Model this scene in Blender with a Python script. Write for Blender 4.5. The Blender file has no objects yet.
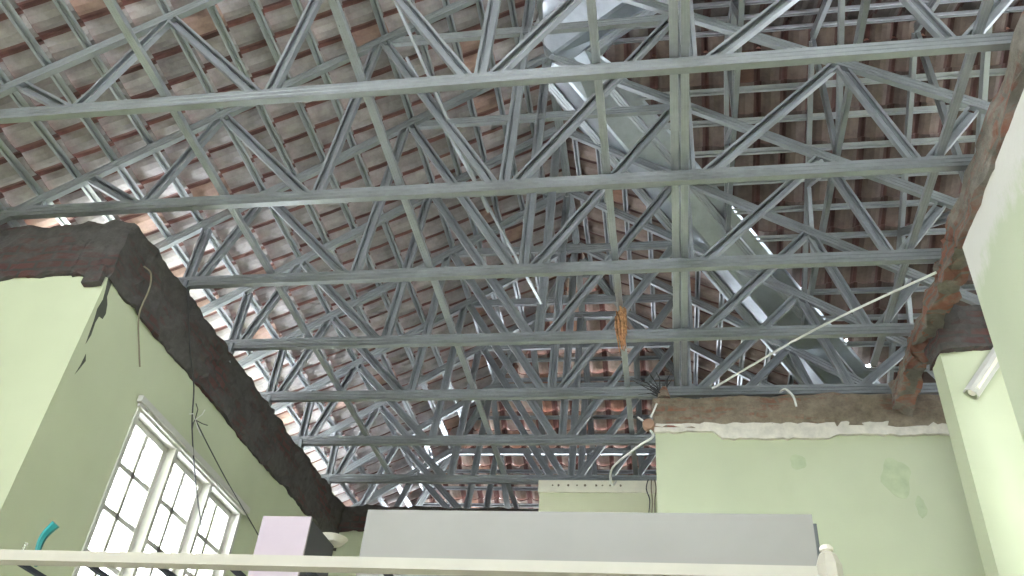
import bpy, bmesh, math, random
from mathutils import Vector, Matrix, noise
random.seed(7); noise.seed_set(3)
S = 4.0; CZ = 1.5                       # metres per layout unit; camera height
def W(x, y, z): return Vector((x*S, y*S, z*S+CZ))

# ---------------------------------------------------------------- camera, sky, light, exposure
scn = bpy.context.scene
C = scn.collection
PITCH, YAW, ROLL, FPX = math.radians(37.3558), math.radians(-12.2556), math.radians(5.5911), 864.68
cd = bpy.data.cameras.new('camera'); cam = bpy.data.objects.new('camera', cd); C.objects.link(cam)
f = Vector((math.sin(YAW)*math.cos(PITCH), math.cos(YAW)*math.cos(PITCH), math.sin(PITCH)))
r = Vector((math.cos(YAW), -math.sin(YAW), 0)); u = r.cross(f)
r2 = math.cos(ROLL)*r + math.sin(ROLL)*u; u2 = -math.sin(ROLL)*r + math.cos(ROLL)*u
cam.matrix_world = Matrix(((r2.x, u2.x, -f.x, 0), (r2.y, u2.y, -f.y, 0), (r2.z, u2.z, -f.z, CZ), (0, 0, 0, 1)))
cd.sensor_width = 36; cd.lens = FPX/1024*36; cd.clip_start = 0.05
scn.camera = cam
wd = bpy.data.worlds.new('sky'); scn.world = wd; wd.use_nodes = True
bg = wd.node_tree.nodes['Background']
bg.inputs[0].default_value = (0.88, 0.93, 1.0, 1); bg.inputs[1].default_value = 28.0
def area(name, loc, rot, sx, sy, power, col):
    l = bpy.data.lights.new(name, 'AREA'); l.shape = 'RECTANGLE'; l.size = sx; l.size_y = sy; l.energy = power; l.color = col
    o = bpy.data.objects.new(name, l); C.objects.link(o); o.location = loc; o.rotation_euler = rot; return o
sl = bpy.data.lights.new('sun', 'SUN'); sl.energy = 7.0; sl.angle = math.radians(2); sl.color = (1.0, .95, .88)
so = bpy.data.objects.new('sun', sl); C.objects.link(so); so.rotation_euler = Vector((.70, .42, -.62)).to_track_quat('-Z', 'Y').to_euler()
scn.view_settings.view_transform = 'Standard'; scn.view_settings.look = 'None'
scn.view_settings.gamma = 1; scn.view_settings.use_curve_mapping = False
scn.view_settings.exposure = -0.22
try: scn.cycles.max_bounces = 10; scn.cycles.diffuse_bounces = 6
except Exception: pass

# ---------------------------------------------------------------- materials
def new_mat(name):
    m = bpy.data.materials.new(name); m.use_nodes = True
    nt = m.node_tree; b = nt.nodes['Principled BSDF']; return m, nt, b
def N(nt, t, **k):
    n = nt.nodes.new(t)
    for a, v in k.items(): setattr(n, a, v)
    return n
def coords(nt, scale=(1, 1, 1)):
    tc = N(nt, 'ShaderNodeNewGeometry'); mp = N(nt, 'ShaderNodeMapping'); mp.inputs['Scale'].default_value = scale
    nt.links.new(tc.outputs['Position'], mp.inputs[0]); return mp.outputs[0]
def tex_noise(nt, vec, scale, detail=5, rough=.6):
    n = N(nt, 'ShaderNodeTexNoise'); n.inputs['Scale'].default_value = scale; n.inputs['Detail'].default_value = detail
    n.inputs['Roughness'].default_value = rough; nt.links.new(vec, n.inputs['Vector']); return n.outputs['Fac']
def ramp(nt, fac, stops):
    r_ = N(nt, 'ShaderNodeValToRGB'); e = r_.color_ramp.elements
    while len(e) < len(stops): e.new(.5)
    for q, (p_, c_) in zip(e, stops): q.position = p_; q.color = (*c_, 1)
    nt.links.new(fac, r_.inputs[0]); return r_.outputs[0]
def mix(nt, a, b, fac, mode='MIX'):
    m = N(nt, 'ShaderNodeMix', data_type='RGBA', blend_type=mode)
    for sock, v in ((m.inputs[6], a), (m.inputs[7], b), (m.inputs[0], fac)):
        if hasattr(v, 'links'): nt.links.new(v, sock)
        elif isinstance(v, tuple): sock.default_value = (*v, 1)
        else: sock.default_value = v
    return m.outputs[2]
def bump(nt, b, h, strength, dist=.01):
    n = N(nt, 'ShaderNodeBump'); n.inputs['Strength'].default_value = strength; n.inputs['Distance'].default_value = dist
    nt.links.new(h, n.inputs['Height']); nt.links.new(n.outputs[0], b.inputs['Normal'])
def simple(name, col, rough=.6, metal=0., var=.12, nscale=9):
    m, nt, b = new_mat(name); v = coords(nt); fac = tex_noise(nt, v, nscale)
    c = ramp(nt, fac, [(.3, tuple(x*(1-var) for x in col)), (.7, tuple(min(1, x*(1+var)) for x in col))])
    nt.links.new(c, b.inputs['Base Color']); b.inputs['Roughness'].default_value = rough; b.inputs['Metallic'].default_value = metal
    return m
def steel(name, col, metal=.55, rough=.42):
    m, nt, b = new_mat(name); v = coords(nt)
    c = ramp(nt, tex_noise(nt, v, 3.2, 6, .7), [(.3, tuple(x*.8 for x in col)), (.7, tuple(x*1.15 for x in col))])
    nt.links.new(c, b.inputs['Base Color']); b.inputs['Metallic'].default_value = metal
    rr = N(nt, 'ShaderNodeMapRange'); rr.inputs[3].default_value = rough-.08; rr.inputs[4].default_value = rough+.14
    nt.links.new(tex_noise(nt, v, 14), rr.inputs[0]); nt.links.new(rr.outputs[0], b.inputs['Roughness'])
    return m
M = {}
M['steel'] = steel('galvanised_steel', (.31, .33, .335), .58, .34)
M['batten'] = steel('batten_steel', (.41, .43, .45), .6, .3)
M['sheet'] = steel('valley_sheet_metal', (.42, .46, .49), .85, .3)
# clay tiles: corner attribute holds weathered pan and red roll
m, nt, b = new_mat('clay_tile'); at = N(nt, 'ShaderNodeAttribute', attribute_name='tint'); v = coords(nt)
dirt = ramp(nt, tex_noise(nt, v, 6, 8, .7), [(.3, (.62, .6, .6)), (.65, (1.1, 1.08, 1.06))])
nt.links.new(mix(nt, at.outputs['Color'], dirt, 1.0, 'MULTIPLY'), b.inputs['Base Color']); b.inputs['Roughness'].default_value = .85
bump(nt, b, tex_noise(nt, v, 30), .3); M['tile'] = m
def wall_mat(name, base, stain):
    m, nt, b = new_mat(name); v = coords(nt); v2 = coords(nt, (1, 1, .35))
    c = ramp(nt, tex_noise(nt, v, 1.1, 3), [(.3, tuple(x*.93 for x in base)), (.7, tuple(x*1.05 for x in base))])
    c = mix(nt, c, stain, ramp(nt, tex_noise(nt, v2, 2.3, 7, .65), [(.6, (0, 0, 0)), (.78, (.35, .35, .35))]))
    nt.links.new(c, b.inputs['Base Color']); b.inputs['Roughness'].default_value = .7
    bump(nt, b, tex_noise(nt, v, 25), .15, .004); return m
M['green'] = wall_mat('green_wall_paint', (.49, .525, .36), (.42, .45, .285))
M['pale_green'] = wall_mat('pale_cream_green_paint', (.62, .63, .44), (.55, .55, .37))
M['stain'] = simple('damp_stain_paint', (.43, .485, .31), .75)
def scraped(name):   # green paint worn to pale plaster towards the top edge of the wall
    m, nt, b = new_mat(name); v = coords(nt); g = N(nt, 'ShaderNodeNewGeometry'); sp = N(nt, 'ShaderNodeSeparateXYZ')
    nt.links.new(g.outputs['Position'], sp.inputs[0])
    mr = N(nt, 'ShaderNodeMapRange'); mr.inputs[1].default_value = 4.45; mr.inputs[2].default_value = 5.15; nt.links.new(sp.outputs[2], mr.inputs[0])
    nz = tex_noise(nt, coords(nt, (1, 1, .5)), 3.5, 8, .75); ad = N(nt, 'ShaderNodeMath', operation='MULTIPLY_ADD')
    nt.links.new(nz, ad.inputs[0]); ad.inputs[1].default_value = 1.3; nt.links.new(mr.outputs[0], ad.inputs[2])
    fac = ramp(nt, ad.outputs[0], [(.0, (0, 0, 0)), (1.0, (1, 1, 1))])
    mr2 = N(nt, 'ShaderNodeMapRange'); mr2.inputs[1].default_value = 1.2; mr2.inputs[2].default_value = 1.45; nt.links.new(ad.outputs[0], mr2.inputs[0])
    base = ramp(nt, tex_noise(nt, v, 1.1, 3), [(.3, (.52, .565, .40)), (.7, (.58, .62, .45))])
    nt.links.new(mix(nt, base, (.70, .68, .62), mr2.outputs[0]), b.inputs['Base Color']); b.inputs['Roughness'].default_value = .75
    bump(nt, b, tex_noise(nt, v, 18, 8), .3, .008); return m
M['scraped'] = scraped('scraped_green_wall')
def masonry(name, mortar, brick, amount):
    m, nt, b = new_mat(name); g = N(nt, 'ShaderNodeNewGeometry'); sp = N(nt, 'ShaderNodeSeparateXYZ'); nt.links.new(g.outputs['Position'], sp.inputs[0])
    ad = N(nt, 'ShaderNodeMath', operation='ADD'); nt.links.new(sp.outputs[0], ad.inputs[0]); nt.links.new(sp.outputs[1], ad.inputs[1])
    cb = N(nt, 'ShaderNodeCombineXYZ'); nt.links.new(ad.outputs[0], cb.inputs[0]); nt.links.new(sp.outputs[2], cb.inputs[1])
    v = coords(nt); bt = N(nt, 'ShaderNodeTexBrick'); nt.links.new(cb.outputs[0], bt.inputs['Vector'])
    bt.inputs['Scale'].default_value = 1.0; bt.inputs['Brick Width'].default_value = .21; bt.inputs['Row Height'].default_value = .075; bt.inputs['Mortar Size'].default_value = .012
    bt.inputs['Color1'].default_value = (*brick, 1); bt.inputs['Color2'].default_value = (brick[0]*.7, brick[1]*.75, brick[2]*.8, 1); bt.inputs['Mortar'].default_value = (*[x*.6 for x in mortar], 1)
    mc = ramp(nt, tex_noise(nt, v, 8, 9, .75), [(.3, tuple(x*.55 for x in mortar)), (.7, tuple(x*1.2 for x in mortar))])
    fac = ramp(nt, tex_noise(nt, coords(nt, (.6, .6, 1.4)), 3.1, 6, .7), [(amount-.06, (0, 0, 0)), (amount+.06, (1, 1, 1))])
    nt.links.new(mix(nt, mc, bt.outputs['Color'], fac), b.inputs['Base Color']); b.inputs['Roughness'].default_value = .95
    bump(nt, b, tex_noise(nt, v, 22, 10, .8), .9, .03); return m
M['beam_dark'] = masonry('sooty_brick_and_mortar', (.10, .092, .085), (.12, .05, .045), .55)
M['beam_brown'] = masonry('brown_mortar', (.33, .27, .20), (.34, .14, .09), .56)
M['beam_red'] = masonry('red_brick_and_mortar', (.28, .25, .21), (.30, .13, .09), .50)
M['plaster'] = simple('pale_plaster', (.68, .64, .56), .85, 0, .15, 14)
M['cream'] = simple('cream_paint', (.78, .75, .62), .6, 0, .06)
M['white'] = simple('white_gloss_paint', (.50, .49, .45), .4, 0, .05)
M['rail'] = simple('cream_enamel', (.40, .375, .31), .35, 0, .05)
M['board'] = simple('pale_grey_board', (.235, .225, .205), .5, 0, .04, 5)
M['board_edge'] = simple('dark_board_edge', (.09, .10, .10), .6)
M['pinkwhite'] = simple('pinkish_white_laminate', (.40, .33, .37), .4, 0, .03)
M['darkside'] = simple('dark_violet_laminate', (.035, .03, .05), .5)
M['floor'] = simple('pale_floor_tiles', (.72, .68, .62), .5, 0, .06, 3)
M['crack'] = simple('crack_shadowed_render', (.07, .075, .06), .95)
M['wire_dark'] = simple('dark_wire', (.05, .05, .05), .6)
M['wire_pale'] = simple('pale_cable', (.66, .66, .62), .5)
M['wire_rust'] = simple('rusty_wire', (.22, .19, .13), .8)
M['straw'] = simple('orange_dry_straw', (.42, .22, .11), .9, 0, .5, 40)
M['wood'] = simple('brown_wood', (.36, .22, .15), .8)
M['teal'] = simple('teal_plastic', (.01, .20, .20), .4)
M['chrome'] = simple('dull_chrome', (.55, .55, .55), .25, .9)
M['black'] = simple('black_cloth', (.03, .035, .05), .9)
m, nt, b = new_mat('window_glass'); o_ = nt.nodes['Material Output']; tr = N(nt, 'ShaderNodeBsdfTransparent'); gl = N(nt, 'ShaderNodeBsdfGlossy'); gl.inputs['Roughness'].default_value = .05
mx = N(nt, 'ShaderNodeMixShader'); mx.inputs[0].default_value = .07; nt.links.new(tr.outputs[0], mx.inputs[1]); nt.links.new(gl.outputs[0], mx.inputs[2]); nt.links.new(mx.outputs[0], o_.inputs[0]); M['glass'] = m

# ---------------------------------------------------------------- object helpers
class MB:
    def __init__(s): s.v = []; s.f = []
    def add(s, vs, fs):
        k = len(s.v); s.v += [tuple(x) for x in vs]; s.f += [tuple(i+k for i in q) for q in fs]
    def box(s, a, b):
        x0, y0, z0 = a; x1, y1, z1 = b
        s.add([(x0,y0,z0),(x1,y0,z0),(x1,y1,z0),(x0,y1,z0),(x0,y0,z1),(x1,y0,z1),(x1,y1,z1),(x0,y1,z1)],
              [(0,3,2,1),(4,5,6,7),(0,1,5,4),(1,2,6,5),(2,3,7,6),(3,0,4,7)])
    def sweep(s, ring, p0, p1, A, B):
        """closed 2D ring (a,b) swept from p0 to p1, a along A, b along B"""
        n = len(ring); vs = [p0+A*a+B*b_ for a, b_ in ring]+[p1+A*a+B*b_ for a, b_ in ring]
        s.add(vs, [(i, (i+1) % n, n+(i+1) % n, n+i) for i in range(n)])
        h = n//2   # ring made of an outer and an inner path: close the ends by strips
        for o in (0, n):
            s.add([vs[o+i] for i in range(n)], [(i, i+1, n-2-i, n-1-i) for i in range(h-1)])
    def tube(s, pts, rad, n=6):
        pts = [Vector(q) for q in pts]; rings = []
        for i, q in enumerate(pts):
            d = (pts[min(i+1, len(pts)-1)]-pts[max(i-1, 0)]).normalized()
            a = d.orthogonal().normalized() if i == 0 else (a_prev - d*a_prev.dot(d)).normalized()
            a_prev = a; bb = d.cross(a); rr = rad[i] if isinstance(rad, (list, tuple)) else rad
            rings.append([q+(a*math.cos(t)+bb*math.sin(t))*rr for t in [2*math.pi*k/n for k in range(n)]])
        vs = [x for g in rings for x in g]; fs = []
        for i in range(len(rings)-1):
            for k in range(n): fs.append((i*n+k, i*n+(k+1) % n, (i+1)*n+(k+1) % n, (i+1)*n+k))
        fs.append(tuple(range(n))[::-1]); fs.append(tuple(range((len(rings)-1)*n, len(rings)*n)))
        s.add(vs, fs)
    def build(s, name, mat, parent=None):
        me = bpy.data.meshes.new(name); me.from_pydata(s.v, [], s.f)
        bm = bmesh.new(); bm.from_mesh(me); bmesh.ops.recalc_face_normals(bm, faces=bm.faces); bm.to_mesh(me); bm.free()
        me.materials.append(mat); o = bpy.data.objects.new(name, me); C.objects.link(o)
        if parent:
            o.parent = parent; o.matrix_parent_inverse = Matrix.Translation(-parent.location)
        return o
def tag(o, label=None, cat=None, group=None, kind=None):
    if label: o['label'] = label
    if cat: o['category'] = cat
    if group: o['group'] = group
    if kind: o['kind'] = kind
    return o
def empty(name, loc, label=None, cat=None, group=None, kind=None):
    o = bpy.data.objects.new(name, None); C.objects.link(o); o.location = loc; o.empty_display_size = .1
    return tag(o, label, cat, group, kind)
def offset_path(path, t):
    P = [Vector(q) for q in path]; n = len(P); L, R_ = [], []
    for i in range(n):
        d0 = (P[i]-P[i-1]).normalized() if i else None; d1 = (P[i+1]-P[i]).normalized() if i < n-1 else None
        if d0 is None: d0 = d1
        if d1 is None: d1 = d0
        n0 = Vector((-d0.y, d0.x)); n1 = Vector((-d1.y, d1.x)); m_ = (n0+n1)
        m_ = m_.normalized() if m_.length > 1e-6 else n0
        k = t/2/max(.4, m_.dot(n0)); L.append(tuple(P[i]+m_*k)); R_.append(tuple(P[i]-m_*k))
    return L+R_[::-1]
def cpath(w, b, lip=.012, rib=.008):   # C section; web on the a axis at b=0, flanges towards +b
    h = w/2
    return offset_path([(-h+lip, b), (-h, b), (-h, 0), (-h*.5, 0), (-h*.38, rib), (-h*.26, 0), (h*.26, 0), (h*.38, rib), (h*.5, 0), (h, 0), (h, b), (h-lip, b)], .003)
CH = cpath(.090, .042); CH2 = cpath(.078, .036); CW = cpath(.072, .034); CWO = cpath(.074, .036, .016, -.004)
HAT = offset_path([(-.031, 0), (-.015, 0), (-.011, .03), (.011, .03), (.015, 0), (.031, 0)], .003)
def member(mb, p0, p1, ring, back):
    """C member from p0 to p1; its web faces away from 'back'"""
    d = (p1-p0).normalized(); B = (back-d*back.dot(d)).normalized(); A = B.cross(d)
    mb.sweep(ring, p0, p1, A, B)
BACK = Vector((0, 1, 0))
ORD = ['first','second','third','fourth','fifth','sixth','seventh','eighth','ninth','tenth','eleventh','twelfth','thirteenth','fourteenth','fifteenth','sixteenth','seventeenth','eighteenth','nineteenth','twentieth','twenty-first','twenty-second','twenty-third','twenty-fourth','twenty-fifth','twenty-sixth']

# ---------------------------------------------------------------- layout of the roof (layout units)
ML, XR, ZR = .68, -.238, 1.650                # main pitch, ridge x, ridge z
def zl(x): return ZR+ML*(x-XR)
def zr_(x): return ZR-ML*(x-XR)
KW = 1.15; SW = ML/KW; YW = 1.25              # wing roof
KH = 1.32; SH = ML/KH; YH = 1.97              # far hip end
YNEAR = -.95; XE_L, XE_R = -1.27, .80
YT = [.796+.2235*i for i in range(9)]
VW = .060                                     # half width of the valley gutters

# ================================================================= the setting
def struct(name, mb, mat, parent=None, label=None):
    o = mb.build(name, mat, parent)
    if parent is None: o['kind'] = 'structure'
    if label: o['label'] = label
    return o
def ubox(mb, x0, y0, z0, x1, y1, z1): mb.box(W(x0, y0, z0), W(x1, y1, z1))
ZF = -CZ/S
mb = MB(); ubox(mb, -1.27, -1.02, ZF-.03, 1.72, 3.0, ZF); struct('floor', mb, M['floor'])
# left wall with the window hole
WY0, WY1, WZ0, WZ1 = 1.235, 1.705, .37, .727
mb = MB(); LX0, LX1 = -1.0, -.933
ubox(mb, LX0, 1.035, ZF, LX1, WY0, .868); ubox(mb, LX0, WY1, ZF, LX1, 2.27, .868)
ubox(mb, LX0, WY0, WZ1, LX1, WY1, .868); ubox(mb, LX0, WY0, ZF, LX1, WY1, WZ0)
wall_left = struct('wall_left', mb, M['green'])
mb = MB(); ubox(mb, -1.265, 1.035, ZF, LX0, 1.10, .868); struct('wall_front_left', mb, M['green'])
mb = MB(); ubox(mb, LX0, 2.27, ZF, .6, 2.33, .915); struct('wall_back', mb, M['green'])
mb = MB(); ubox(mb, -.02, 1.66, ZF, 1.65, 1.72, .912); wall_mid = struct('wall_cross', mb, M['green'])
mb = MB(); ubox(mb, .470, -.96, ZF, .535, 1.125, .930); wall_right = struct('wall_right', mb, M['scraped'])
mb = MB(); ubox(mb, .482, 1.37, ZF, 1.65, 1.425, .900); struct('wall_alcove', mb, M['green'])
mb = MB(); ubox(mb, -.318, 2.03, ZF, -.02, 2.08, .925); struct('wall_low', mb, M['pale_green'])
mb = MB(); ubox(mb, -.322, 2.025, .925, -.02, 2.085, .957); struct('trim_1', mb, M['cream'])
# shell behind the camera: far-left wall and a rear wall with a wide opening
XO = -1.205
mb = MB()                                          # left wall of the near half of the room, with a wide opening
ubox(mb, XO-.06, -.96, ZF, XO, -.28, .985); ubox(mb, XO-.06, .20, ZF, XO, 1.035, .985); ubox(mb, XO-.06, -.28, .26, XO, .20, .985); ubox(mb, XO-.06, -.28, ZF, XO, .20, -.12)
struct('wall_near_left', mb, M['green'])
mb = MB()                                          # rear wall
ubox(mb, XO-.06, -1.02, ZF, .535, -.96, .985)
ubox(mb, XO-.06, -1.02, .985, .76, -.98, 1.0)
struct('wall_rear', mb, M['green'])
mb = MB(); ubox(mb, 1.66, .20, ZF, 1.72, 2.34, 1.08); struct('light_stop_far_right', mb, M['green'])  # unseen end wall, added to keep the wing dark
mb = MB(); ubox(mb, .76, .20, ZF, 1.66, .26, 1.06); struct('light_stop_wing_front', mb, M['green'])  # added out of view, shuts outside light off the wing's near side
mb = MB(); ubox(mb, .535, -1.0, .93, .80, .26, 1.0); struct('ceiling_soffit_right', mb, M['green'])
mb = MB(); ubox(mb, .76, 2.26, ZF, 1.66, 2.32, 1.05); struct('light_stop_wing_back', mb, M['green'])  # added behind the wing to block light under its far eave
mb = MB(); ubox(mb, .70, 1.73, ZF, .76, 2.9, 1.02); struct('light_stop_outer_right', mb, M['green'])  # unseen wall added to close the right eave against daylight
mb = MB(); ubox(mb, -1.2, 2.86, ZF, .70, 2.92, 1.095); struct('light_stop_outer_back', mb, M['green'])  # added unseen wall, its height set to limit light on the hip end

mb = MB(); ubox(mb, -1.06, 2.33, ZF, -1.0, 2.86, 1.06); struct('light_stop_outer_left', mb, M['green'])  # added to cut the daylight entering left of the hip end
# rough masonry ring beams
def rough(name, x0, y0, z0, x1, y1, z1, mat, amp=.032, seed=0, step=.055, ragged=.04):
    a, b_ = W(x0, y0, z0), W(x1, y1, z1); bm = bmesh.new()
    nx, ny, nz = [max(2, int(round((b_[i]-a[i])/step))) for i in range(3)]
    nx, ny, nz = min(nx, 90), min(ny, 90), min(nz, 14); vm = {}
    def vert(i, j, k):
        if (i, j, k) not in vm:
            p_ = Vector((a.x+(b_.x-a.x)*i/nx, a.y+(b_.y-a.y)*j/ny, a.z+(b_.z-a.z)*k/nz))
            q = p_*5+Vector((seed, 0, 0)); d = Vector(noise.noise_vector(q))*amp+Vector(noise.noise_vector(q*3.3))*amp*.6
            if k == 0: d.z += (noise.noise(p_*1.9+Vector((seed, 3, 0)))+.5*noise.noise(p_*6))*ragged
            vm[(i, j, k)] = bm.verts.new(p_+d)
        return vm[(i, j, k)]
    for i in range(nx):
        for j in range(ny):
            for k in (0, nz): bm.faces.new([vert(i, j, k), vert(i+1, j, k), vert(i+1, j+1, k), vert(i, j+1, k)])
    for i in range(nx):
        for k in range(nz):
            for j in (0, ny): bm.faces.new([vert(i, j, k), vert(i+1, j, k), vert(i+1, j, k+1), vert(i, j, k+1)])
    for j in range(ny):
        for k in range(nz):
            for i in (0, nx): bm.faces.new([vert(i, j, k), vert(i, j+1, k), vert(i, j+1, k+1), vert(i, j, k+1)])
    bmesh.ops.recalc_face_normals(bm, faces=bm.faces)
    me = bpy.data.meshes.new(name); bm.to_mesh(me); bm.free(); me.materials.append(mat)
    o = bpy.data.objects.new(name, me); C.objects.link(o); return tag(o, kind='structure')
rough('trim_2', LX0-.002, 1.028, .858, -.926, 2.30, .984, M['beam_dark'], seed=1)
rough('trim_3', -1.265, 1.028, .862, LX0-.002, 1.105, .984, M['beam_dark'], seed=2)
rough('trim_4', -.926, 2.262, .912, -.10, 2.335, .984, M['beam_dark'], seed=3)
rough('trim_5', -.022, 1.652, .905, 1.65, 1.727, .978, M['beam_brown'], seed=4, amp=.034, ragged=.03, step=.04)
rough('trim_6', .463, -.95, .925, .538, 1.135, .984, M['beam_red'], seed=5, ragged=.05, amp=.04)
rough('trim_7', .464, 1.135, .934, .493, 1.652, .982, M['beam_red'], seed=8, ragged=.07, amp=.045, step=.04)
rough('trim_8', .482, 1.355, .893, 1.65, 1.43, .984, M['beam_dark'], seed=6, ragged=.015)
rough('trim_10', -.970, 1.024, .845, -.936, 1.034, .875, M['beam_dark'], seed=21, amp=.02, ragged=.06)
# peeling pale plaster band under the beam of the cross wall
def slab_yz(name, pts, y0, y1, mat, parent=None):      # outline (x,z) with depth along y
    mb = MB(); n = len(pts)
    mb.add([W(x, y0, z) for x, z in pts]+[W(x, y1, z) for x, z in pts], [tuple(range(n))[::-1], tuple(range(n, 2*n))]+[(i, (i+1) % n, n+(i+1) % n, n+i) for i in range(n)])
    return mb.build(name, mat, parent)
rng = random.Random(3)
low = []; x = -.022
while x < .62:
    base = .893 if x < .11 else (.876 if x < .33 else .884)
    low.append((x, base+rng.uniform(-.0025, .0025))); x += rng.uniform(.008, .02)
top = [(xx, .912+rng.uniform(-.003, .003)) for xx, _ in low[::-1]]
tag(slab_yz('trim_9', low+top, 1.652, 1.66, M['plaster']), kind='structure')

# window in the left wall
win = empty('window_1', W(-.96, 1.47, WZ0), kind='structure')
FX0, FX1 = -.965, -.930
fr = MB(); T = .010
ubox(fr, FX0, WY0, WZ1-T, FX1, WY1, WZ1); ubox(fr, FX0, WY0, WZ0, FX1, WY1, WZ0+T)
posts = [WY0, WY0+(WY1-WY0)/3, WY0+2*(WY1-WY0)/3, WY1]
for i, y in enumerate(posts):
    a = y if i == 0 else (y-T if i == 3 else y-T/2); ubox(fr, FX0, a, WZ0+T, FX1, a+T, WZ1-T)
fr.build('window_frame', M['white'], win)
hd = MB(); ubox(hd, -.930, WY0-.012, WZ1, -.920, WY1+.012, WZ1+.012); ubox(hd, -.930, WY0-.006, WZ1-.006, -.924, WY1+.006, WZ1)
hd.build('head_moulding', M['white'], win)
for i in range(3):
    y0 = posts[i]+(T if i == 0 else T/2)+.001; y1 = posts[i+1]-(T if i == 2 else T/2)-.001; z0, z1 = WZ0+T+.001, WZ1-T-.001
    c = MB(); k = .011; cx0, cx1 = -.964, -.948
    ubox(c, cx0, y0, z0, cx1, y0+k, z1); ubox(c, cx0, y1-k, z0, cx1, y1, z1); ubox(c, cx0, y0+k, z0, cx1, y1-k, z0+k); ubox(c, cx0, y0+k, z1-k, cx1, y1-k, z1)
    co = c.build('casement', M['white'], win)
    mu = MB(); ym = (y0+y1)/2; ubox(mu, cx0+.002, ym-.0045, z0+k, cx1-.002, ym+.0045, z1-k)
    for q in range(1, 4):
        zz = z0+k+(z1-z0-2*k)*q/4; ubox(mu, cx0+.002, y0+k, zz-.0045, cx1-.002, y1-k, zz+.0045)
    mo = mu.build('glazing_bar', M['white'], co); mo.matrix_parent_inverse = Matrix()
    g = MB(); ubox(g, -.9580, y0+k*.8, z0+k*.8, -.9572, y1-k*.8, z1-k*.8); go = g.build('glass_pane', M['glass'], co); go.matrix_parent_inverse = Matrix()
    for q in (mo, go): q.matrix_parent_inverse = Matrix.Translation(-win.location) @ Matrix.Identity(4)
    for q in (mo, go): q.matrix_parent_inverse = (Matrix.Translation(Vector(co.parent.location)) @ co.matrix_parent_inverse).inverted()

# ---------------------------------------------------------------- tiled roof slopes
GAUGE, TW = .29, .235
def tiles(name, O, U, V, nu, nv, keep, clips, seed, miss=(), v0=0., body=(.37, .35, .345)):
    """interlocking clay tiles; O eave corner (m), U along the eave, V up the slope"""
    O = O+V*(((v0+.035) % GAUGE)-GAUGE); nv += 2      # heads of the tiles sit on the battens
    rg = random.Random(seed); Nn = U.cross(V).normalized()
    if Nn.z < 0: Nn = -Nn
    prof = [(-.05, .004), (.03, .024), (.09, .038), (.16, .038), (.22, .022), (.27, .006), (.38, -.016), (.58, -.030), (.78, -.022), (.93, -.004), (1.02, .006)]
    vs, fs, cols = [], [], []
    for j in range(nv):
        for i in range(nu):
            cpt = O+U*((i+.5)*TW)+V*((j+.5)*GAUGE)
            if not keep(cpt.x/S, cpt.y/S) or (i, j) in miss: continue
            g_ = rg.uniform(.75, 1.15); wm = rg.random()
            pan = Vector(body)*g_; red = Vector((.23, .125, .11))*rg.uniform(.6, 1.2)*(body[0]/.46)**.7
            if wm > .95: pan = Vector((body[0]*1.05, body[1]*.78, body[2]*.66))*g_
            du = rg.uniform(-.006, .006); lift = rg.uniform(0, .005); k0 = len(vs); n = len(prof); th = .013
            for (vv, hh) in ((-.035, .056+lift), (GAUGE*.5, .021), (GAUGE+.02, .0)):
                for layer in (0, th):
                    for (pu, ph) in prof: vs.append(O+U*(i*TW+pu*TW*1.0+du)+V*(j*GAUGE+vv)+Nn*(ph+hh+layer))
            def id_(s_, l_, q): return k0+(s_*2+l_)*n+q
            for s_ in range(2):
                for q in range(n-1):
                    c_ = red if (q < 4 or q == n-2) else pan
                    fs.append((id_(s_,0,q), id_(s_,0,q+1), id_(s_+1,0,q+1), id_(s_+1,0,q))); cols.append(c_)
                    fs.append((id_(s_,1,q), id_(s_+1,1,q), id_(s_+1,1,q+1), id_(s_,1,q+1))); cols.append(red)
                for q in (0, n-1): fs.append((id_(s_,0,q), id_(s_+1,0,q), id_(s_+1,1,q), id_(s_,1,q))); cols.append(red)
            for q in range(n-1):
                fs.append((id_(0,0,q), id_(0,1,q), id_(0,1,q+1), id_(0,0,q+1))); cols.append(red*.9)
                fs.append((id_(2,0,q), id_(2,0,q+1), id_(2,1,q+1), id_(2,1,q))); cols.append(red*.9)
    me = bpy.data.meshes.new(name); me.from_pydata([tuple(x) for x in vs], [], fs)
    at = me.color_attributes.new('tint', 'FLOAT_COLOR', 'CORNER')
    buf = []
    for p_, c_ in zip(me.polygons, cols): buf += [c_.x, c_.y, c_.z, 1.0]*p_.loop_total
    at.data.foreach_set('color', buf)
    if clips:
        bm = bmesh.new(); bm.from_mesh(me)
        for co, no in clips:
            bmesh.ops.bisect_plane(bm, geom=bm.verts[:]+bm.edges[:]+bm.faces[:], plane_co=co, plane_no=no, clear_outer=True)
        bm.to_mesh(me); bm.free()
    me.materials.append(M['tile']); o = bpy.data.objects.new(name, me); C.objects.link(o)
    return tag(o, kind='structure')
BH = .045+.068                                    # chord half depth + batten: height of the tile bed over the pitch line
def off(P, V, U, h):
    n = U.cross(V).normalized(); n = n if n.z > 0 else -n
    return P+n*h
Vl = Vector((1, 0, ML)).normalized(); Vr = Vector((-1, 0, ML)).normalized()
Vf = Vector((0, -1, SW)).normalized(); Vn = Vector((0, 1, SW)).normalized(); Vh = Vector((0, -1, SH)).normalized()
UY, UX = Vector((0, 1, 0)), Vector((1, 0, 0))
NBL = 22
def vdist(x, y):                                   # plan distance from the far / near valley lines
    return ((x-XR)*KW-abs(y-YW))/math.sqrt(1+KW*KW)
len_l = (XR-XE_L)*S*math.sqrt(1+ML*ML); nv_l = int(len_l/GAUGE)+1
Ol = off(W(XE_L, YNEAR, zl(XE_L)), Vl, UY, BH)
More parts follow.
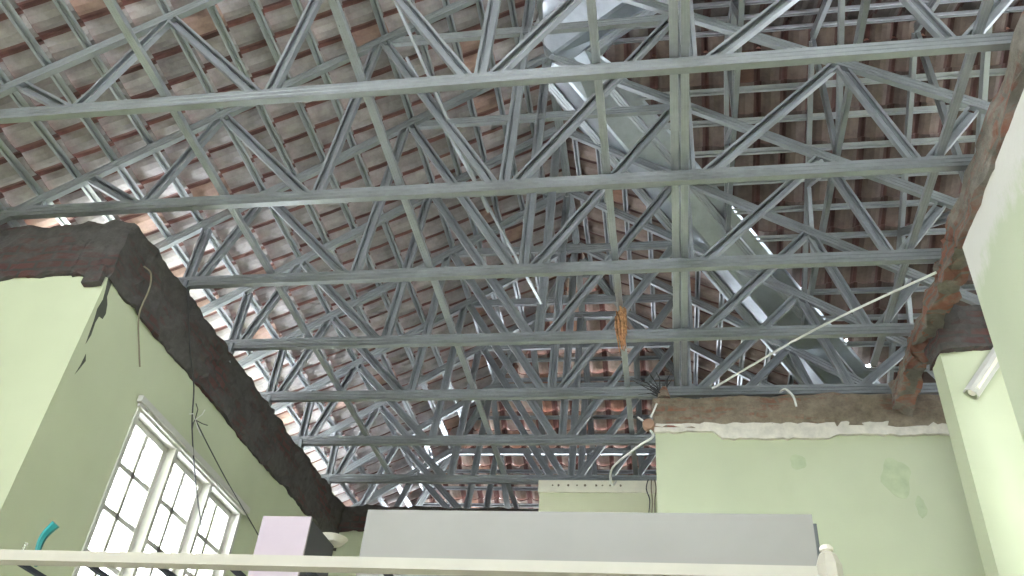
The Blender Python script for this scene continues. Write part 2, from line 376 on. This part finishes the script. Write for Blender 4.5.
tiles('ceiling_left_slope', Ol, UY, Vl, int((2.95-YNEAR)*S/TW)+2, nv_l, lambda x, y: y < YH+.06-(x-XR)*KH and x < XR+.02,
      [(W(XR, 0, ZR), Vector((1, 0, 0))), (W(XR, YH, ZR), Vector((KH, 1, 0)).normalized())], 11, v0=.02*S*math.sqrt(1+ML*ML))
len_r = (XE_R-XR)*S*math.sqrt(1+ML*ML)
Or = off(W(XE_R, YNEAR, zr_(XE_R)), Vr, UY, BH)
jit = random.Random(5)
tiles('ceiling_right_slope', Or, UY, Vr, int((3.4-YNEAR)*S/TW)+2, int(len_r/GAUGE)+1,
      lambda x, y: x > XR-.02 and vdist(x, y) < -VW*jit.uniform(.55, 1.25) and y < YH+.06+(x-XR)*KH,
      [(W(XR, 0, ZR), Vector((-1, 0, 0))), (W(XR, YH, ZR), Vector((-KH, 1, 0)).normalized())], 12, v0=len_r-.03*S*math.sqrt(1+ML*ML), body=(.26, .205, .175))  # body colour darkened to carry the dim light on this side
XWE = 1.7; YWE = 1.0                               # wing runs out to x=XWE; its eaves lie YWE from its ridge
len_w = YWE*S*math.sqrt(1+SW*SW)
Of = off(W(XR, YW+YWE, ZR-SW*YWE), Vf, UX, BH)
tiles('ceiling_wing_far_slope', Of, UX, Vf, int((XWE-XR)*S/TW)+1, int(len_w/GAUGE)+1,
      lambda x, y: y > YW-.02 and vdist(x, y) > VW*jit.uniform(.6, 1.5), [(W(0, YW, ZR), Vector((0, -1, 0)))], 13, v0=len_w-.028*S*math.sqrt(1+SW*SW), body=(.165, .13, .11))  # brown body colour lowered further for the wing's gloom
On = off(W(XR, YW-YWE, ZR-SW*YWE), Vn, UX, BH)
tiles('ceiling_wing_near_slope', On, UX, Vn, int((XWE-XR)*S/TW)+1, int(len_w/GAUGE)+1,
      lambda x, y: y < YW+.02 and vdist(x, y) > VW*jit.uniform(.6, 1.4), [(W(0, YW, ZR), Vector((0, 1, 0)))], 14, v0=len_w-.028*S*math.sqrt(1+SW*SW), body=(.15, .13, .12))  # same clay, its dark body colour includes the wing's shade
YHE = 3.05
Oh = off(W(-1.3, YHE, ZR-SH*(YHE-YH)), Vh, UX, BH)
tiles('ceiling_hip_slope', Oh, UX, Vh, int(2.2*S/TW)+1, int((YHE-YH)*S*math.sqrt(1+SH*SH)/GAUGE)+1,
      lambda x, y: abs(x-XR)*KH < (y-YH)+.07, [(W(XR, YH, ZR), Vector((KH, -1, 0)).normalized()), (W(XR, YH, ZR), Vector((-KH, -1, 0)).normalized())], 15, v0=(YHE-YH-.06)*S*math.sqrt(1+SH*SH), body=(.50, .41, .35))  # paler body colour stands in for light falling on the hip
# half-round caps over ridges and hips (each run one piece of the roof shell)
def cap(name, p0, p1):
    mb = MB(); d = (p1-p0).normalized(); A = d.cross(Vector((0, 0, 1))).normalized(); B = A.cross(d)
    path = [(.17*math.cos(t), .11*math.sin(t)) for t in [math.pi*k/8 for k in range(9)]]
    mb.sweep(offset_path(path, .014), p0, p1, A, B); o = mb.build(name, M['tile'])
    at = o.data.color_attributes.new('tint', 'FLOAT_COLOR', 'CORNER')
    at.data.foreach_set('color', [.36, .2, .15, 1.0]*len(o.data.loops)); return tag(o, kind='structure')
up = Vector((0, 0, .10))
cap('ceiling_ridge_cap', W(XR, YNEAR, ZR)+up, W(XR, YH, ZR)+up)
cap('ceiling_wing_ridge_cap', W(XR, YW, ZR)+up, W(XWE, YW, ZR)+up)
hx = .83
cap('ceiling_hip_cap', W(XR, YH, ZR)+up, W(XR-hx, YH+KH*hx, ZR-ML*hx)+up)
cap('ceiling_hip_cap', W(XR, YH, ZR)+up, W(XR+hx, YH+KH*hx, ZR-ML*hx)+up)

# ================================================================= steel frame
# valley gutters: folded sheet with turned-up lips
def valley(sgn, label):
    d = Vector((1, sgn*KW)); d.normalize(); pr = Vector((-d.y, d.x))          # plan direction and its perpendicular
    L = 1.36
    def P(t, s_, h):
        x = XR+d.x*t+pr.x*s_; y = YW+d.y*t+pr.y*s_
        z = max(zr_(x), ZR-SW*abs(y-YW)); return W(x, y, z)+Vector((0, 0, h))
    w = VW*1.5; path = [(-w-.004, .075), (-w, .055), (-w*.5, .035), (-.004, .012), (.004, .012), (w*.5, .035), (w, .055), (w+.004, .075)]
    vs, fs = [], []; nseg = 12; m_ = len(path)
    for k in range(nseg+1):
        t = .02+(L-.02)*k/nseg
        for lay in (0, .004):
            for s_, h in path:
                x0 = P(t, 0, 0); q = P(t, s_, 0); vs.append(Vector((q.x, q.y, q.z+h+lay)))
    for k in range(nseg):
        for i in range(m_-1):
            a = k*2*m_+i; fs.append((a, a+1, a+1+2*m_, a+2*m_)); a += m_; fs.append((a, a+2*m_, a+1+2*m_, a+1))
        for i in (0, m_-1):
            a = k*2*m_+i; fs.append((a, a+2*m_, a+3*m_, a+m_))
    root = empty('valley_gutter', P(.02, 0, 0), label, 'gutter', 'valley gutters of the wing roof')
    mb = MB(); mb.add(vs, fs); mb.build('gutter_sheet', M['sheet'], root)
    for s_ in (-VW, VW):
        mb = MB(); member(mb, P(.05, s_, .0), P(L, s_, .0), cpath(.07, .03), Vector((0, 0, 1))); mb.build('edge_rail', M['batten'], root)
valley(1, 'wide shiny galvanised valley gutter running down to the right, away from the camera')
valley(-1, 'wide shiny galvanised valley gutter rising from the ridge towards the top edge, nearer the camera')

# battens
def batten(name, p0, p1, V, U, label, group):
    n = U.cross(V).normalized(); n = n if n.z > 0 else -n
    a = p0+n*.046; b_ = p1+n*.046; mb = MB(); mb.sweep(HAT, a, b_, V, n)
    return tag(mb.build(name, M['batten']), label, 'batten', group)
GU = GAUGE/S
def slope_battens():
    c = 0; k = 0
    x = XE_L+.02
    while x < XR-.02:
        y1 = YH-(x-XR)*KH
        batten('roof_batten', W(x, YNEAR, zl(x)), W(x, y1, zl(x)), Vl, UY, 'steel batten under the left roof slope, %s up from the eave' % ORD[k], 'battens of the left slope')
        x += GU/math.sqrt(1+ML*ML); k += 1
    x = XR+.03; k = 0
    while x < XE_R:
        z = zr_(x); y1 = YH+(x-XR)*KH; ya = YW+KW*(x-XR)+VW*1.52; yb = YW-KW*(x-XR)-VW*1.52
        batten('roof_batten', W(x, ya, z), W(x, y1, z), Vr, UY, 'steel batten under the right slope beyond the valley, %s down from the ridge' % ORD[k], 'battens of the right slope beyond the valley')
        if yb > YNEAR+.1 and k < 9:
            batten('roof_batten', W(x, YNEAR, z), W(x, yb, z), Vr, UY, 'steel batten under the right slope nearer than the valley, %s down from the ridge' % ORD[k], 'battens of the right slope before the valley')
        x += GU/math.sqrt(1+ML*ML); k += 1
    for sg, nm in ((1, 'far'), (-1, 'near')):
        dy = .028; k = 0
        while dy < YWE:
            x0 = XR+(dy+VW*1.52)/KW
            V = Vf if sg > 0 else Vn
            batten('roof_batten', W(x0, YW+sg*dy, ZR-SW*dy), W(XWE, YW+sg*dy, ZR-SW*dy), V, UX, 'steel batten under the %s slope of the right wing, %s down from its ridge' % (nm, ORD[k]), 'battens of the wing %s slope' % nm)
            dy += GU/math.sqrt(1+SW*SW); k += 1
    y = YH+.06; k = 0
    while y < YHE:
        hw = (y-YH)/KH
        batten('roof_batten', W(XR-hw, y, ZR-SH*(y-YH)), W(XR+hw, y, ZR-SH*(y-YH)), Vh, UX, 'steel batten under the far hip end, %s down from the ridge' % ORD[k], 'battens of the hip end')
        y += GU/math.sqrt(1+SH*SH); k += 1
slope_battens()

# main trusses
def truss(k, Y):
    zt = ZR if Y < YH else ZR-SH*(Y-YH)-.01        # cut flat under the hip
    where = ['its bottom chord high across the photo', 'meeting the dark beam corner', 'starting on the left wall beam', 'just above the hanging straw',
             'lying on the brown beam', 'just beyond the brown beam', 'above the low cream wall', 'partly hidden by the far beam', 'lowest under the hip end'][k]
    root = empty('roof_truss', W(XR, Y, 1.0), '%s steel roof truss from the camera, %s' % (ORD[k], where), 'truss', 'roof trusses of the main roof')
    xl = -1.22 if k < 2 else -.975
    xr = .50 if k < 4 else .74
    if k >= 7: xl = -.95
    zb = 1.0+.045/S
    def P(x, z): return W(x, Y, z)
    def part(name, p0, p1, ring=CW, mat=None, dy=0.0):
        mb = MB(); d = Vector((0, dy, 0)); member(mb, p0+d, p1+d, ring, BACK); return mb.build(name, mat or M['steel'], root)
    part('bottom_chord', P(xl, zb), P(xr, zb), CH, dy=-.021)
    # short sleeve pieces doubling the chord between the middle joints
    if zt > ZR-1e-3:
        part('top_chord', P(XE_L+.02, zl(XE_L+.02)), P(XR-.006, zl(XR-.006)), CH2, dy=-.018)
        part('top_chord', P(XR+.006, zr_(XR+.006)), P(XE_R-.02, zr_(XE_R-.02)), CH2, dy=-.018)
    else:
        hw = (ZR-zt)/ML
        part('top_chord', P(XE_L+.02, zl(XE_L+.02)), P(XR-hw, zt), CH2, dy=-.018)
        part('top_chord', P(XR+hw, zt), P(XE_R-.02, zr_(XE_R-.02)), CH2, dy=-.018)
        part('flat_chord', P(XR-hw, zt), P(XR+hw, zt), CH2, dy=-.016)
    if zt > 1.47: part('collar', P(-.535, 1.448), P(.055, 1.448), CH2, dy=.012)
    b = zb+.002
    def cut(p0, p1):                              # trim a web at the flat top
        if p1[1] > zt: t = (zt-p0[1])/(p1[1]-p0[1]); p1 = (p0[0]+(p1[0]-p0[0])*t, zt)
        return p0, p1
    webs = [((-.915, b), (-.830, 1.243)), ((-.600, b), (-.825, 1.243)), ((-.585, b), (-.548, 1.436)), ((-.268, b), (-.535, 1.440)),
            ((-.252, b), (-.240, 1.632)), ((-.236, b), (.040, 1.440)), ((.052, b), (.052, 1.440)), ((.076, b), (.312, 1.264)), ((.400, b), (.322, 1.262))]
    if k < 2: webs += [((-.925, b), (-1.048, 1.090)), ((-1.13, b), (-1.13, 1.035))]
    if k < 4: webs += [((.415, b), (.505, 1.128))]
    else: webs += [((.415, b), (.53, 1.115)), ((.60, b), (.54, 1.11))]
    if 2 <= k < 7: webs += [((-.938, .992), (-.938, 1.155))]
    for i, (a, c) in enumerate(webs):
        a, c = cut(a, c)
        wide = i == 6
        mb = MB(); d = Vector((0, .022+.001*(i % 3), 0)); member(mb, P(*a)+d, P(*c)+d, cpath(.085, .036, .016) if wide else CWO, -BACK); mb.build('web_member', M['steel'], root)
    if k >= 2 and k < 7:
        mb = MB(); q = W(-.930, Y, 1.0); mb.box(q+Vector((-.03, -.035, -.13)), q+Vector((.004, -.030, .05))); mb.box(q+Vector((.001, -.035, -.13)), q+Vector((.004, .02, .05)))
        mb.build('wall_bracket', M['sheet'], root)
    return root
for k, Y in enumerate(YT): truss(k, Y)

# wing trusses, in planes of constant x
for k, X in enumerate((.16, .345, .56, .78, 1.0, 1.25, 1.5)):
    zb = max(1.012, zr_(X)+.03) if X < .72 else 1.012
    hy = (ZR-zb)/SW
    names = ['nearest the ridge of the main roof, over the valley', 'above the foot of the wide gutter', 'above the right hand brick beam', 'just right of the right hand brick beam', 'in the dark to the right', 'deep in the dark to the right', 'at the dark far right end']
    root = empty('wing_truss', W(X, YW, zb), '%s truss of the right wing, %s' % (ORD[k], names[k]), 'truss', 'trusses of the right wing')
    def part(name, a, c, ring=CW):
        mb = MB(); member(mb, W(X, a[0], a[1]), W(X, c[0], c[1]), ring, Vector((1, 0, 0))); mb.build(name, M['steel'], root)
    part('top_chord', (YW-hy, zb), (YW-.006, ZR-.004), CH2); part('top_chord', (YW+hy, zb), (YW+.006, ZR-.004), CH2)
    part('bottom_chord', (YW-hy, zb), (YW+hy, zb), CH2)
    part('web_member', (YW, zb), (YW, ZR-.02))
    if hy > .4:
        part('web_member', (YW-.02, zb), (YW-hy*.45, ZR-SW*hy*.45-.01)); part('web_member', (YW+.02, zb), (YW+hy*.45, ZR-SW*hy*.45-.01))
        part('web_member', (YW-hy*.6, zb), (YW-hy*.45, ZR-SW*hy*.45-.01)); part('web_member', (YW+hy*.6, zb), (YW+hy*.45, ZR-SW*hy*.45-.01))

# hip rafters and jack rafters
def loose(name, p0, p1, label, cat, group=None, ring=CW, back=Vector((0, 0, 1)), mat=None):
    mb = MB(); member(mb, p0, p1, ring, back); return tag(mb.build(name, mat or M['steel']), label, cat, group)
for sg, w_ in ((-1, 'left'), (1, 'right')):
    loose('hip_rafter', W(XR+sg*.01, YH+.01, ZR-.005), W(XR+sg*hx, YH+KH*hx, ZR-ML*hx), 'steel hip rafter running down from the ridge end to the far %s corner' % w_, 'rafter', ring=CH)
for k, x in enumerate((-.55, -.40, -.238, -.08, .08)):
    y0 = YH+abs(x-XR)*KH+.015
    loose('jack_rafter', W(x, y0, ZR-SH*(y0-YH)), W(x, 2.9, ZR-SH*(2.9-YH)), 'sloping steel jack rafter under the far hip end, %s from the left' % ORD[k], 'rafter', 'jack rafters of the hip end')
# ridge beam
loose('ridge_beam', W(XR, YNEAR+.2, ZR+.012), W(XR, YH, ZR+.012), 'long steel ridge member at the peak of the main roof', 'ridge beam', ring=CH2)
# lateral braces lying on the bottom chords
zbr = 1.0+.105/S
for x, y0, y1, lab in ((-.762, .55, 2.15, 'long steel brace lying across the bottom chords, nearest the left wall'),
                       (-.436, .55, 2.6, 'long steel brace lying across the bottom chords, left of the middle'),
                       (-.080, .55, 2.6, 'long steel brace lying across the bottom chords, with orange straw hanging on it'),
                       (.030, .55, 2.6, 'long steel brace beside the central uprights, left one of the close pair'),
                       (.046, .55, 2.6, 'long steel brace beside the central uprights, right one of the close pair'),
                       (.434, .55, 1.62, 'long steel brace lying across the bottom chords, beside the right wall beam')):
    loose('lateral_brace', W(x, y0, zbr), W(x, y1, zbr), lab, 'brace', 'lateral braces on the bottom chords', ring=cpath(.045, .03, .008, .003), mat=M['batten'])
for k, (a, c, lab) in enumerate((((-.50, .83, 1.44), (-.30, 1.12, 1.05), 'thin diagonal steel strut behind the nearest truss'), ((-.50, 1.06, 1.44), (-.24, 1.40, 1.05), 'thin diagonal steel strut behind the second truss'))):
    loose('diagonal_strut', W(*a), W(*c), lab, 'strut', 'diagonal struts', ring=cpath(.020, .012, .004, .001), mat=M['steel'])

# ================================================================= small things on the walls
def thing_mesh(name, mb, mat, label, cat, group=None): return tag(mb.build(name, mat), label, cat, group)
# cracks, stains (parts of their walls)
def patch_x(name, X, pts, mat, parent, th=.002):      # outline (y,z) on a wall facing +x
    mb = MB(); n = len(pts)
    mb.add([W(X, y, z) for y, z in pts]+[W(X, y, z)+Vector((th, 0, 0)) for y, z in pts], [tuple(range(n)), tuple(range(n, 2*n))[::-1]]+[(i, (i+1) % n, n+(i+1) % n, n+i) for i in range(n)])
    o = mb.build(name, mat, parent); return o
patch_x('crack', -.933, [(1.036,.862),(1.048,.862),(1.052,.832),(1.060,.822),(1.066,.806),(1.064,.794),(1.054,.792),(1.052,.778),(1.055,.755),(1.052,.735),(1.050,.752),(1.047,.780),(1.043,.800),(1.046,.822),(1.042,.84)], M['crack'], wall_left)
patch_x('crack', -.933, [(1.062,.722),(1.068,.712),(1.062,.692),(1.058,.680),(1.061,.70)], M['crack'], wall_left)
def blob(cx, cz, rx, rz, seed, n=26):
    return [(cx+rx*math.cos(t)*(1+.35*noise.noise(Vector((math.cos(t)*1.5+seed, math.sin(t)*1.5, 0)))), cz+rz*math.sin(t)*(1+.35*noise.noise(Vector((math.cos(t)*1.5, math.sin(t)*1.5+seed, 4))))) for t in [2*math.pi*k/n for k in range(n)]]
def stain(pts): 
    mb = MB(); n = len(pts); mb.add([W(x, 1.66, z) for x, z in pts]+[W(x, 1.66, z)+Vector((0, -.0015, 0)) for x, z in pts], [tuple(range(n))[::-1], tuple(range(n, 2*n))]+[(i, (i+1) % n, n+(i+1) % n, n+i) for i in range(n)])
    mb.build('damp_stain', M['stain'], wall_mid)
rg = random.Random(2)
for i in range(9):
    x = -.29+.022*i+rg.uniform(-.004, .004); mb = MB(); q = W(x, 2.025, .943); mb.tube([q+Vector((0, -.004, 0)), q+Vector((rg.uniform(-.01, .01), .004, 0))], rg.uniform(.008, .016), 6); mb.build('rust_spot', M['wire_rust'], bpy.data.objects['trim_1'])
# cables on the left wall
def cable(name, pts, rad, mat, label, cat='cable', group=None, n=6):
    mb = MB(); P = [Vector(q) for q in pts]; out = []
    for i in range(len(P)-1):
        p0 = P[max(i-1, 0)]; p1 = P[i]; p2 = P[i+1]; p3 = P[min(i+2, len(P)-1)]
        for q in range(5):
            t = q/5; out.append(.5*((2*p1)+(-p0+p2)*t+(2*p0-5*p1+4*p2-p3)*t*t+(-p0+3*p1-3*p2+p3)*t*t*t))
    out.append(P[-1]); mb.tube(out, rad, n); return thing_mesh(name, mb, mat, label, cat, group)
XW = -.921
cable('wall_wire', [W(-.915, 1.085, .925), W(-.912, 1.105, .925), W(-.914, 1.12, .90), W(XW, 1.13, .85), W(XW, 1.165, .80), W(XW, 1.185, .775)], .006, M['wire_rust'], 'short rusty wire curling out of the dark left beam near its corner', 'wire')
cable('wall_wire', [W(-.918, 1.225, .985), W(-.915, 1.24, .96), W(XW, 1.30, .90), W(XW, 1.36, .84), W(XW, 1.40, .77), W(XW, 1.48, .68), W(XW, 1.55, .62)], .006, M['wire_dark'], 'long dark wire hanging down the left wall over the window', 'wire')
cable('wall_wire', [W(XW+.001, 1.395, .79), W(XW+.001, 1.47, .77), W(XW+.001, 1.60, .74), W(XW+.001, 1.75, .712), W(XW, 1.86, .69)], .005, M['wire_dark'], 'dark wire slanting right from the wire knot on the left wall', 'wire')
kb = empty('wire_knot', W(XW, 1.395, .785), 'small knot of pale twisted wire ends above the window', 'wire')
for a in range(6):
    t = a*1.05; mb = MB(); q = W(XW+.004, 1.395, .785)
    mb.tube([q, q+Vector((.02, .08*math.cos(t), .07*math.sin(t)+.01)), q+Vector((.03, .15*math.cos(t+.25), .12*math.sin(t+.25)))], .004, 5); mb.build('wire_end', M['wire_pale'] if a % 2 else M['wire_dark'], kb)
# white rod across the frame at right
cable('white_conduit', [W(.104, 1.645, .992), W(.29, 1.42, .985), W(.455, 1.215, .952)], .010, M['wire_pale'], 'thin white conduit slanting from the cross wall beam up to the right brick beam', 'conduit')
# junction knob and white cable on the end of the cross wall
jb = empty('junction_box', W(-.028, 1.645, .905), 'round brown junction box on the left end of the cross wall beam', 'junction box')
mb = MB(); q = W(-.034, 1.645, .905); mb.tube([q+Vector((0, -.03, 0)), q+Vector((0, -.022, 0)), q+Vector((0, .03, 0))], [.042, .05, .05], 16); mb.build('box_body', M['wood'], jb)
for dx, dz in ((-.09, .07), (.075, .2)):
    mb = MB(); mb.tube([q+Vector((dx*.3, 0, dz*.35)), q+Vector((dx, -.01, dz))], .009, 6); mb.build('cable_stub', M['wire_pale'], jb)
cable('white_cable', [W(-.030, 1.64, .889), W(-.026, 1.64, .873), W(-.06, 1.68, .87), W(-.12, 1.8, .88), W(-.13, 1.95, .91), W(-.125, 2.03, .957)], .010, M['wire_pale'], 'white cable drooping from the brown junction box to the low cream wall')
for j in range(3):
    cable('dangling_wire', [W(-.045+.008*j, 2.02, .957), W(-.05+.012*j, 2.015, .93), W(-.042+.006*j, 2.015, .90), W(-.046+.008*j, 2.015, .86)], .006, M['wire_rust'] if j else M['wire_dark'], 'thin wire dangling in the gap right of the low cream wall, %s from the left' % ORD[j], 'wire', 'dangling wires')
# bent hook wire on the brown beam
cable('bent_wire', [W(.245, 1.66, .990), W(.255, 1.645, .988), W(.268, 1.643, .97), W(.272, 1.643, .945)], .010, M['wire_pale'], 'bent grey wire hooked over the brown beam', 'wire')
# straw and twigs
nest = empty('straw_bundle', W(-.078, 1.415, 1.02), 'ragged orange dry straw bundle hanging on the steel brace', 'straw')
rg = random.Random(9); mb = MB()
for a in range(46):
    t = rg.uniform(0, 6.28); rr = rg.uniform(.005, .045); z0 = rg.uniform(-.02, .09); q = W(-.078, 1.40, 1.01)
    mb.tube([q+Vector((rr*math.cos(t), rr*math.sin(t)-.03, z0)), q+Vector((rr*1.2*math.cos(t+.5), rr*math.sin(t+.4)-.04, z0-.1)), q+Vector((rr*.7*math.cos(t)+.02, rr*.6*math.sin(t)-.04, z0-.2-rg.uniform(0, .14)))], [.006, .012, .003], 5)
tag(mb.build('straw', M['straw'], nest), kind='stuff')
tw = empty('twig_clump', W(.0, 1.67, .986), 'clump of dark twigs sticking up from the left end of the brown beam', 'twigs')
mb = MB(); rg = random.Random(4)
for a in range(16):
    t = rg.uniform(-2.1, .5); L = rg.uniform(.12, .34); q = W(.0, 1.665, .985)
    mb.tube([q+Vector((rg.uniform(-.03, .03), rg.uniform(-.03, .03), 0)), q+Vector((math.sin(t)*L*.5, rg.uniform(-.06, .03), .5*L*abs(math.cos(t))+.04)), q+Vector((math.sin(t)*L, rg.uniform(-.12, .03), L*abs(math.cos(t))*.7+.03))], [.008, .005, .002], 5)
tag(mb.build('twigs', M['wire_dark'], tw), kind='stuff')
mb = MB(); mb.tube([W(.0, 1.665, .98), W(.0, 1.665, .992), W(.002, 1.662, 1.008)], [.06, .05, .02], 9); mb.build('mud_base', M['beam_brown'], tw)
# pale tube light batten hanging at the alcove wall
lf = empty('light_batten', W(.54, 1.355, .84), 'off-white lighting batten hanging aslant high in the right alcove', 'light fitting')
a, c = W(.510, 1.352, .802), W(.590, 1.352, .905)
mb = MB(); member(mb, a, c, offset_path([(-.045, .05), (-.045, .012), (-.02, -.012), (.02, -.012), (.045, .012), (.045, .05)], .008), Vector((0, 1, 0))); mb.build('batten_body', M['white'], lf)
mb = MB(); d = (c-a).normalized(); mb.tube([a-d*.004+Vector((0, .01, 0)), a+d*.02+Vector((0, .01, 0))], .026, 10); mb.build('end_cap', M['plaster'], lf)
mb = MB(); mb.tube([a+d*.02+Vector((.02, -.02, 0)), c+Vector((.02, -.02, 0))], .012, 8); mb.build('tube', M['cream'], lf)
# stains
stain(blob(.262, .826, .016, .017, 1)); stain(blob(.445, .795, .026, .040, 5)); stain(blob(.478, .732, .009, .022, 8))

# ================================================================= foreground rack and what stands on it
YR = .55
rack = empty('storage_rack', W(-.2, .65, ZF), 'cream metal rack with a long top rail across the bottom of the photo', 'rack')
mb = MB(); ubox(mb, -.66, YR-.003, .1962, .092, YR+.004, .2022); ubox(mb, -.66, YR-.005, .1940, .092, YR+.006, .1962); mb.build('front_rail', M['rail'], rack)
mb = MB(); ubox(mb, -.66, .86, .194, .104, .866, .202); mb.build('rear_rail', M['rail'], rack)
for i in range(13):
    x = -.64+.056*i; mb = MB(); ubox(mb, x, YR+.006, .1960, x+.004, .86, .1990); mb.build('shelf_slat', M['black'], rack)
mb = MB(); q0 = W(.097, YR, 0)
def lathe(mb, cx, cy, prof, n=8):
    ring = [[Vector((cx+rr*math.cos(2*math.pi*(k+.5)/n), cy+rr*math.sin(2*math.pi*(k+.5)/n), z)) for k in range(n)] for rr, z in prof]
    vs = [x for g in ring for x in g]; fs = [(i*n+k, i*n+(k+1) % n, (i+1)*n+(k+1) % n, (i+1)*n+k) for i in range(len(ring)-1) for k in range(n)]
    fs += [tuple(range(n))[::-1], tuple(range((len(ring)-1)*n, len(ring)*n))]; mb.add(vs, fs)
zz = .197*S+CZ
lathe(mb, q0.x, q0.y, [(.020, 0), (.020, zz-.075), (.032, zz-.055), (.032, zz+.025), (.022, zz+.052), (.013, zz+.060)]); mb.build('corner_post', M['rail'], rack)
mb = MB(); lathe(mb, q0.x, q0.y, [(.013, zz+.060), (.017, zz+.064), (.017, zz+.072), (.010, zz+.078)], 10); mb.build('post_cap', M['plaster'], rack)
for x, y in ((-.655, YR), (-.655, .863), (.097, .863)):
    mb = MB(); q = W(x, y, 0); lathe(mb, q.x, q.y, [(.018, 0), (.018, .196*S+CZ)]); mb.build('corner_post', M['rail'], rack)
# long grey board / box on the rack
lb = empty('long_box', W(-.06, .66, .199), 'long pale grey box lying lengthways on the rack', 'box')
mb = MB(); mb.box(W(-.2255, .600, .199), W(.0995, .604, .2585)); mb.build('front_panel', M['board'], lb)
mb = MB(); mb.box(W(-.220, .604, .199), W(.1025, .70, .2535)); mb.build('box_body', M['board_edge'], lb)
# pinkish white box with a dark side
pb = empty('tall_box', W(-.36, .78, .199), 'pinkish white box with a dark side, on the rack left of the long box', 'box')
mb = MB(); mb.box(W(-.3865, .750, .199), W(-.3372, .753, .3155)); mb.build('front_panel', M['pinkwhite'], pb)
mb = MB(); mb.box(W(-.3860, .753, .199), W(-.3380, .822, .3140)); mb.build('box_body', M['darkside'], pb)
# thin metal upright and teal strap at far left
mb = MB(); q = W(-.475, .565, 0); lathe(mb, q.x, q.y, [(.006, .199*S+CZ), (.006, .214*S+CZ)]); 
thing_mesh('metal_upright', mb, M['chrome'], 'short chrome upright standing behind the left end of the rail', 'upright')
cable('teal_strap', [W(-0.4872, .60, 0.2092), W(-0.4913, .60, 0.2219), W(-0.4912, .60, 0.2334), W(-0.4850, .60, 0.2435)], [.006+.0006*k for k in range(16)], M['teal'], 'short curved teal strap poking up behind the rail at left', 'strap')
mb = MB(); q = W(-.343, .826, .3155)
lathe(mb, q.x, q.y, [(.02, q.z+.001), (.045, q.z+.012), (.065, q.z+.035), (.062, q.z+.035), (.042, q.z+.016), (.015, q.z+.006)], 20)
thing_mesh('white_dish', mb, M['plaster'], 'small white dish sticking out over the back edge of the tall box', 'dish')
